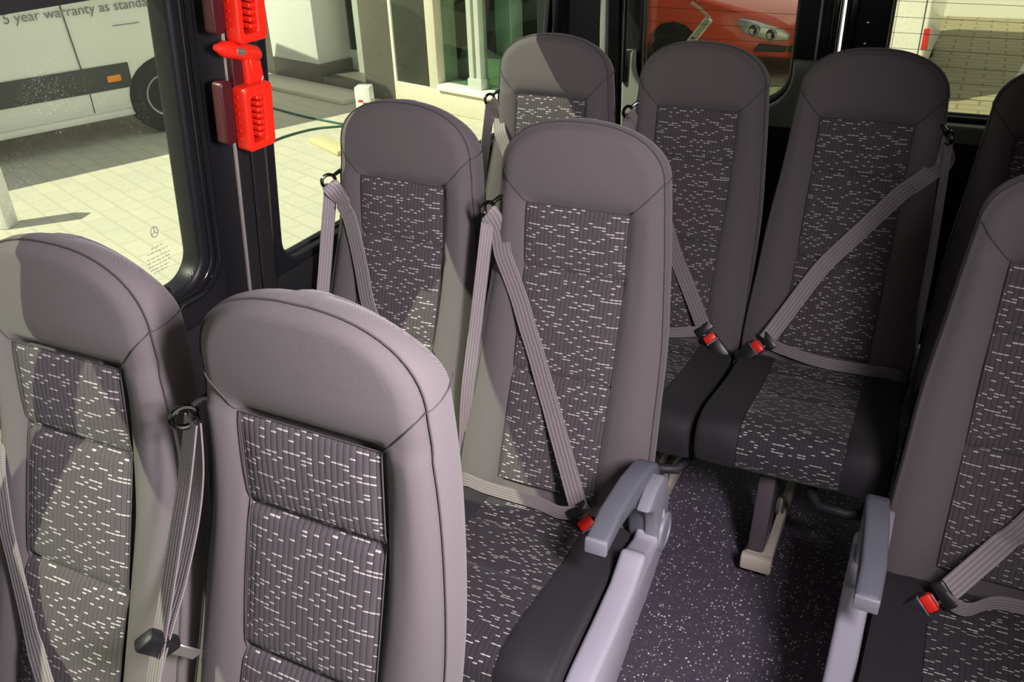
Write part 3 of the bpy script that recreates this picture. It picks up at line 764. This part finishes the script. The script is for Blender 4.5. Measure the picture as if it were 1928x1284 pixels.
# ------------------------------------------------------------------ outside
GZ = -.745+OZ
struct(MB().box((-40, -30, GZ-.2), (30, 60, GZ)).build('ground', M['paving'], None, 0))
def yard():
    m, nt, out = nodes('brown_block_paving'); g = G(nt); co = obco(g)
    br = g.n('ShaderNodeTexBrick'); g.set(br.inputs['Vector'], co); br.inputs['Scale'].default_value = 1.
    br.inputs['Brick Width'].default_value = .42; br.inputs['Row Height'].default_value = .22; br.inputs['Mortar Size'].default_value = .014
    br.inputs['Color1'].default_value = (.34, .30, .19, 1); br.inputs['Color2'].default_value = (.29, .26, .165, 1); br.inputs['Mortar'].default_value = (.17, .15, .10, 1)
    g.bsdf(out, g.mix(g.math('MULTIPLY', g.noise(co, 1.2, 4.), .4), br.outputs['Color'], c4((.25, .23, .16))), .85, 0., .3); return m
struct(MB().box((-3.9, 9.0, GZ), (9., 15.6, GZ+.006)).build('ground_yard', yard(), None, 0))
# white van parked alongside
VD = Vector((.369, .929, 0)); VN = Vector((.929, -.369, 0))
va = math.atan2(VD.y, VD.x)
vw = empty('white_van', (-7.895, 4.58, GZ), (0, 0, va)); tag(vw, 'white van parked outside the side window with warranty lettering on its flank', 'van')
# local: x along the van to its nose, y to the far side (negative y faces us), z up
body = [(-4.2, .30), (1.36, .30), (1.40, .50), (1.52, .72), (1.72, .80), (1.92, .72), (2.04, .50), (2.08, .28), (2.40, .28), (2.48, .6), (2.46, .95), (2.38, 1.2), (2.2, 1.38), (1.92, 2.2), (1.72, 2.68), (1.5, 2.86), (-4.1, 2.88), (-4.25, 2.7), (-4.25, .5)]
def taper(x, y, z):
    k = .10*max(0, (z-1.2)/1.7); return (x, y+(k if y < 1 else -k), z)
MB().prism(body, 1, 0., 2.2, .03, 3, taper).build('body', M['white'], vw)
def vbox(a, b, bev=.004): return MB().box(a, b, bev)
vbox((-4.2, -.014, .525), (1.34, .01, .765), .006).build('rub_strip', M['strip'], vw)
vbox((1.10, -.022, .60), (1.24, -.008, .665), .010).build('side_marker', M['orange'], vw)
MB().tube([(.905, -.003, .33), (.905, -.003, .53)], .005, 6).tube([(.885, -.002, .765), (.86, -.002, 1.10), (.845, .012, 1.40), (.83, .05, 1.9)], .006, 6).build('panel_gap', M['strip'], vw)
vbox((-4.0, -.002, 1.43), (.45, .03, 2.2), .004).build('side_glass', M['gloss'], vw)
vbox((.42, -.03, 1.40), (1.95, .015, 1.425), .004).build('window_line', M['strip'], vw)
def wheel(px, parent):
    w = MB().lathe([(.20, 0), (.34, 0), (.375, .02), (.385, .06), (.385, .18), (.37, .22), (.2, .22)], (px, .20, .385), (0, -1, 0), 40).build('tyre', M['rubber'], parent)
    MB().lathe([(.215, -.01), (.215, .02), (.19, .005), (.16, -.02), (.06, -.005), (.0, .0)], (px, -.012, .385), (0, -1, 0), 32).build('hub', M['lampin'], w)
    for k in range(8):
        a = 2*PI*k/8; c = (px+.12*math.cos(a), -.014, .385+.12*math.sin(a))
        MB().lathe([(0, 0), (.022, 0), (.022, .004), (0, .004)], c, (0, -1, 0), 10).build('hub_hole', M['strip'], w)
wheel(1.66, vw); wheel(-2.8, vw)
vbox((-4.2, .01, .24), (1.36, .06, .31), .01).build('sill', M['white'], vw)
lettering('5 year warranty as standard', 'lettering', M['ink'], lambda a, b, d: (.325+a, -.0035, 1.265+b), 1.455, vw)
vbox((1.28, -.004, 1.12), (1.55, -.001, 1.125), .0).build('lower_line', M['strip'], vw)
# bollards
def bollard(x, y, rz, label):
    b = empty('bollard', (x, y, GZ), (0, 0, rz)); tag(b, label, 'bollard', 'white bollards on the paving')
    MB().box((-.075, -.075, 0), (.075, .075, .58), .010).build('post', M['white'], b)
    MB().box((-.045, -.0775, .44), (.0, -.0745, .46), .0).build('red_mark', M['taillens'], b)
    MB().box((.0, -.0775, .415), (.045, -.0745, .435), .0).build('red_mark', M['taillens'], b)
    MB().box((.0745, -.03, .43), (.0775, .03, .455), .0).build('red_mark', M['taillens'], b)
bollard(-6.42, 3.46, .35, 'white square bollard nearest, at the frame edge beside its thin shadow')
bollard(-4.93, 6.42, .35, 'white square bollard standing before the granite column of the building')
# hoses
hs = MB(); pts = [(-8.2, 7.6), (-7.23, 7.35), (-6.78, 7.2), (-6.28, 7.05), (-5.84, 6.96), (-5.4, 6.9), (-5.2, 6.95), (-5.3, 7.05), (-5.61, 6.84), (-5.82, 6.65), (-5.92, 6.34), (-5.95, 6.0), (-6.1, 5.6)]
sm = dens([(a, b, GZ+.012) for a, b in pts], 6)
tag(hs.tube(sm, .012, 8).build('garden_hose', M['hose']), 'thin green hose lying looped across the shaded paving', 'hose')
ks = MB().box((-.32, -.09, 0), (.32, .09, .05), .015, 2, Euler((0, 0, -.45)), (-5.25, 6.2, GZ)).build('kerb_stone', M['yellow'])
tag(ks, 'low kerb stone with worn yellow paint behind the second row window seat', 'kerb')

# building: facade frame a = along to the right, b = out towards us, z up from the paving
FD = Vector((.968, -.25, 0)).normalized(); fa = math.atan2(FD.y, FD.x)
bl = empty('showroom_building', (-4.2, 7.59, GZ), (0, 0, fa)); tag(bl, 'pale showroom with granite columns, glass doors and large shop windows', 'building')
H = 4.2
def fbox(name, mat, a0, a1, b0, b1, z0, z1, bev=.01, parent=None): return MB().box((a0, -b1, z0), (a1, -b0, z1), bev).build(name, mat, parent or bl)
fbox('side_pier', M['stone'], -4.5, -3.84, -.6, -.05, .0, H)
fbox('white_pier', M['pale'], -3.84, -2.87, -.55, .0, .27, H)
fbox('pier_base', M['stone'], -3.83, -2.83, -.58, .01, .0, .28)
fbox('stone_column', M['stone'], -2.0, -1.45, -.6, .0, .0, H)
fbox('column_trim', M['ledge'], -1.46, -1.415, -.1, .015, .0, H, .006)
fbox('polished_panel', M['darkstone'], -1.415, -.86, -.3, .0, .12, H)
fbox('window_jamb', M['cream'], -.87, -.73, -.3, .02, .25, H)
lw_ = fbox('low_wall', M['cream'], -1.45, .84, -.5, .02, .0, .255)
fbox('ledge', M['ledge'], -.73, .84, -.3, .06, .245, .31, .02)
fbox('door_floor', M['stone'], -2.9, -2.0, -1.2, .0, .0, .14)
fbox('entrance_step', M['cream'], -4.5, -1.9, .0, .45, .0, .05)
def fdoor(a0, a1, b, label):
    d = fbox('door_frame', M['frame'], a0, a0+.10, b-.05, b, .12, 2.6)
    fbox('frame_rail', M['frame'], a1-.10, a1, b-.05, b, .12, 2.6, .006, d)
    fbox('frame_rail', M['frame'], a0, a1, b-.05, b, .12, .38, .006, d)
    fbox('frame_rail', M['frame'], a0, a1, b-.05, b, 2.5, 2.62, .006, d)
    MB().box((a0+.08, -b+.02, .36), (a1-.08, -b+.028, 2.52)).build('door_glass', M['pane_clear'], d, 0)
fdoor(-3.58, -3.16, -.55, ''); fdoor(-3.14, -2.55, -.5, '')
fbox('door_jamb', M['frame'], -2.62, -2.0, -.62, -.42, .0, 2.7)
fbox('transom', M['pale'], -4.0, -1.9, -.9, -.5, 2.6, H)
for a0, a1 in ((-.29, -.225), (-.185, -.12), (.76, .84)):
    fbox('window_mullion', M['frame'], a0, a1, -.14, -.02, .30, H, .006)
fbox('mullion_foot', M['frame'], -.30, -.10, -.14, .0, .31, .42)
MB().box((-.75, .09, .30), (.80, .10, H)).build('shop_glass', M['pane_clear'], bl, 0)
fbox('inner_column', M['pale'], -.56, -.32, -.95, -.75, .0, H)
fbox('back_wall', M['dark_in'], -5.0, .84, -1.35, -1.2, .0, H)
fbox('inner_floor', M['stone'], -5.0, .84, -1.2, -.3, .0, .05)
fbox('roof_slab', M['pale'], -5.0, .84, -1.35, .1, H, H+.3)
for k, a in enumerate((.15, .48)): fbox('inner_partition', M['frame'], a, a+.06, -1.1, -1.0, .05, H)
ct_ = MB(); ctp = [(-.9, .35), (-.8, .62), (-.4, .50), (.1, .36), (.6, .28), (.80, .27), (.80, .15), (.4, .16), (-.2, .22), (-.6, .30)]
ct_.prism(ctp, 1, .45, .7, .01, 2).build('glass_reflection', M['cream'], bl)  # pale crescent built inside, standing in for a reflection on the glass

# red car behind the van
rc = empty('red_car', (-1.84, 10.45, GZ), (0, 0, -.17)); tag(rc, 'red car with a clear headlight seen through the back window', 'car')
# local: nose at +x, viewer side at -y
cp = [(.12, .22), (.14, .42), (.08, .60), (-.1, .70), (-.9, .86), (-1.45, .94), (-2.0, 1.38), (-2.3, 1.46), (-3.3, 1.44), (-4.0, 1.0), (-4.2, .9), (-4.22, .3), (-3.9, .22), (-3.75, .42), (-3.45, .54), (-3.15, .42), (-3.0, .20), (-1.77, .20), (-1.70, .40), (-1.55, .52), (-1.38, .56), (-1.21, .52), (-1.05, .40), (-.98, .22)]
def cft(x, y, z):
    k = .22*max(0, (z-.85)/.6); e = .16*max(0, (x+.35)/.5)**1.5
    return (x, y+(k+e if y < .85 else -k-e), z)
bm_mb = MB().prism(cp, 1, 0, 1.7, .05, 4, cft); bm_mb.build('body', M['carred'], rc)
def cwheel(px):
    w = MB().lathe([(.18, 0), (.29, 0), (.31, .03), (.31, .15), (.29, .18), (.18, .18)], (px, .20, .31), (0, -1, 0), 32).build('tyre', M['rubber'], rc)
    MB().lathe([(.19, 0), (.17, .01), (.05, -.015), (0, -.01)], (px, .03, .31), (0, -1, 0), 24).build('hub', M['lampin'], w)
cwheel(-1.38); cwheel(-3.45)
hl = MB().prism([(-.52, .60), (-.50, .67), (-.30, .655), (.02, .565), (.10, .50), (.09, .44), (-.10, .43), (-.40, .50)], 1, -.012, .12, .015, 3, lambda x, y, z: (x, y+.16*max(0, (x+.35)/.5)**1.5-.004, z)).build('headlight', M['lampin'], rc)
for cx, r in ((-.30, .062), (-.10, .062)):
    yy = .16*max(0, (cx+.35)/.5)**1.5
    MB().lathe([(0, -.0), (r, 0), (r, .012), (r*.8, .016), (r*.6, .004), (0, .0)], (cx, yy-.012, .55-(cx+.30)*.22), (0, -1, 0), 24).build('lamp_bowl', M['chrome'], hl)
MB().prism([(-1.55, .96), (-1.98, 1.34), (-2.3, 1.39), (-2.3, .93)], 1, .03, .05, .005, 1, lambda x, y, z: (x, y+.22*max(0, (z-.85)/.6)-.04, z)).build('side_window', M['gloss'], rc)
MB().prism([(-.30, .30), (.135, .30), (.135, .38), (-.25, .38)], 1, -.004, .1, .01, 2, lambda x, y, z: (x, y+.16*max(0, (x+.35)/.5)**1.5, z)).build('bumper_intake', M['strip'], rc)
MB().tube([(-1.95, -.006, .25), (-1.92, -.006, .6), (-1.9, .012, .9)], .006, 6).build('door_gap', M['strip'], rc)
# white box van parked further back
bv = empty('delivery_van', (-1.40, 9.6, GZ), (0, 0, 0)); tag(bv, 'corner of a white van with a red tail light behind the back door', 'van')
MB().box((0, 0, .22), (1.207, 3.4, 2.1), .035, 3).build('body', M['white'], bv)
MB().box((.818, -.012, .26), (.884, .01, 1.95), .006).build('corner_post', M['white'], bv)
MB().tube([(1.146, -.004, .27), (1.146, -.004, 1.95)], .005, 6).build('panel_gap', M['strip'], bv)
MB().box((1.165, -.012, .59), (1.226, .06, .80), .012).build('tail_light', M['taillens'], bv)
MB().box((.02, -.03, .22), (1.19, .02, .38), .015).build('bumper', M['strip'], bv)
for wx in (.02, 1.03):
    for wy in (.6, 2.7):
        MB().lathe([(.14, 0), (.26, 0), (.28, .03), (.28, .13), (.26, .16), (.14, .16)], (wx, wy, .28), (1, 0, 0), 28).build('tyre', M['rubber'], bv)
# pale wall closing the yard
yw = MB().box((-.25, 15.6, GZ), (9., 15.9, GZ+2.4), .02).build('yard_wall', M['pale']); tag(yw, 'pale boundary wall at the far end of the paved yard', 'wall')
cn = empty('road_barrier', (.92, 11.2, GZ), (0, 0, .5)); tag(cn, 'small white barrier foot standing on the paving behind the last seat', 'barrier')
MB().prism([(-.22, 0), (.22, 0), (.16, .10), (.05, .42), (-.05, .42), (-.16, .10)], 1, -.06, .06, .012).build('stand', M['white'], cn)
MB().tube([(-.12, -.065, .1), (.0, -.065, .36)], .012, 6).build('brace', M['strip'], cn)

# ------------------------------------------------------------------ light
SUN_EL, SUN_AZ = math.radians(46.5), Vector((.669, .743, 0)).normalized()
sd = Vector((SUN_AZ.x*math.cos(SUN_EL), SUN_AZ.y*math.cos(SUN_EL), -math.sin(SUN_EL)))
su = bpy.data.lights.new('sun', 'SUN'); su.energy = 7.9; su.angle = math.radians(.53); su.color = (1., .97, .88)
so = bpy.data.objects.new('sun', su); COL.objects.link(so); so.rotation_euler = sd.to_track_quat('-Z', 'Y').to_euler(); so.location = (-8, -8, 14)
w = bpy.data.worlds.new('sky'); bpy.context.scene.world = w; w.use_nodes = True; nt = w.node_tree; g = G(nt)
bg = nt.nodes['Background']; tc = g.n('ShaderNodeTexCoord'); sp = g.n('ShaderNodeSeparateXYZ'); g.set(sp.inputs[0], tc.outputs['Generated'])
g.set(bg.inputs['Color'], g.mix(g.ramp(sp.outputs[2], 0., .7), c4((1., .96, .95)), c4((.80, .84, 1.0)))); bg.inputs['Strength'].default_value = .92

el = empty('fill_lamp', (.800, -.14, 1.80)); tag(el, 'unseen fill lamp added at the open side door to brighten the front seats', 'lamp')  # invented fill lamp, out of view, brightens the front seats
ldir = Vector((-.86, .24, -.46)).normalized(); lq = ldir.to_track_quat('-Z', 'Y')
el.rotation_euler = lq.to_euler()
MB().box((-.09, -.27, -.02), (.09, .27, .02), .008).build('housing', M['cover'], el)
MB().box((-.08, -.26, -.026), (.08, .26, -.019), .002).build('diffuser', M['fill_face'], el)
al = bpy.data.lights.new('fill_light', 'AREA'); al.shape = 'RECTANGLE'; al.size = .16; al.size_y = .5; al.energy = 42.; al.spread = math.radians(120); al.color = (1., .90, .98)
ao = bpy.data.objects.new('fill_light', al); COL.objects.link(ao); ao.parent = el; ao.location = (0, 0, -.03)
lw2 = MB().box((5.2, -9., GZ), (5.6, 7., GZ+4.5), .02).build('bounce_wall', M['pale']); tag(lw2, 'unseen pale wall added outside the open side door to bounce sunlight in', 'wall')  # invented wall, out of view, bounces sunlight through the doorway

# ------------------------------------------------------------------ camera
C = Vector((.26533, -.55621, 1.73065+OZ))
rt = Vector((.89236591, .45009986, -.03306355)); up = Vector((-.19294414, .4467054, .87362855)); fw = Vector((-.40798975, .77321692, -.4854688))
cam = bpy.data.cameras.new('camera'); co = bpy.data.objects.new('camera', cam); COL.objects.link(co)
co.matrix_world = Matrix(((rt.x, up.x, -fw.x, C.x), (rt.y, up.y, -fw.y, C.y), (rt.z, up.z, -fw.z, C.z), (0, 0, 0, 1)))
cam.sensor_fit = 'HORIZONTAL'; cam.sensor_width = 36.; cam.lens = 1646.903/1928*36.; cam.clip_start = .05; cam.clip_end = 300
sc = bpy.context.scene; sc.camera = co
sc.view_settings.view_transform = 'Standard'; sc.view_settings.look = 'None'; sc.view_settings.exposure = -.2; sc.view_settings.gamma = 1.
sc.cycles.max_bounces = 8; sc.cycles.transparent_max_bounces = 16; sc.cycles.use_denoising = True
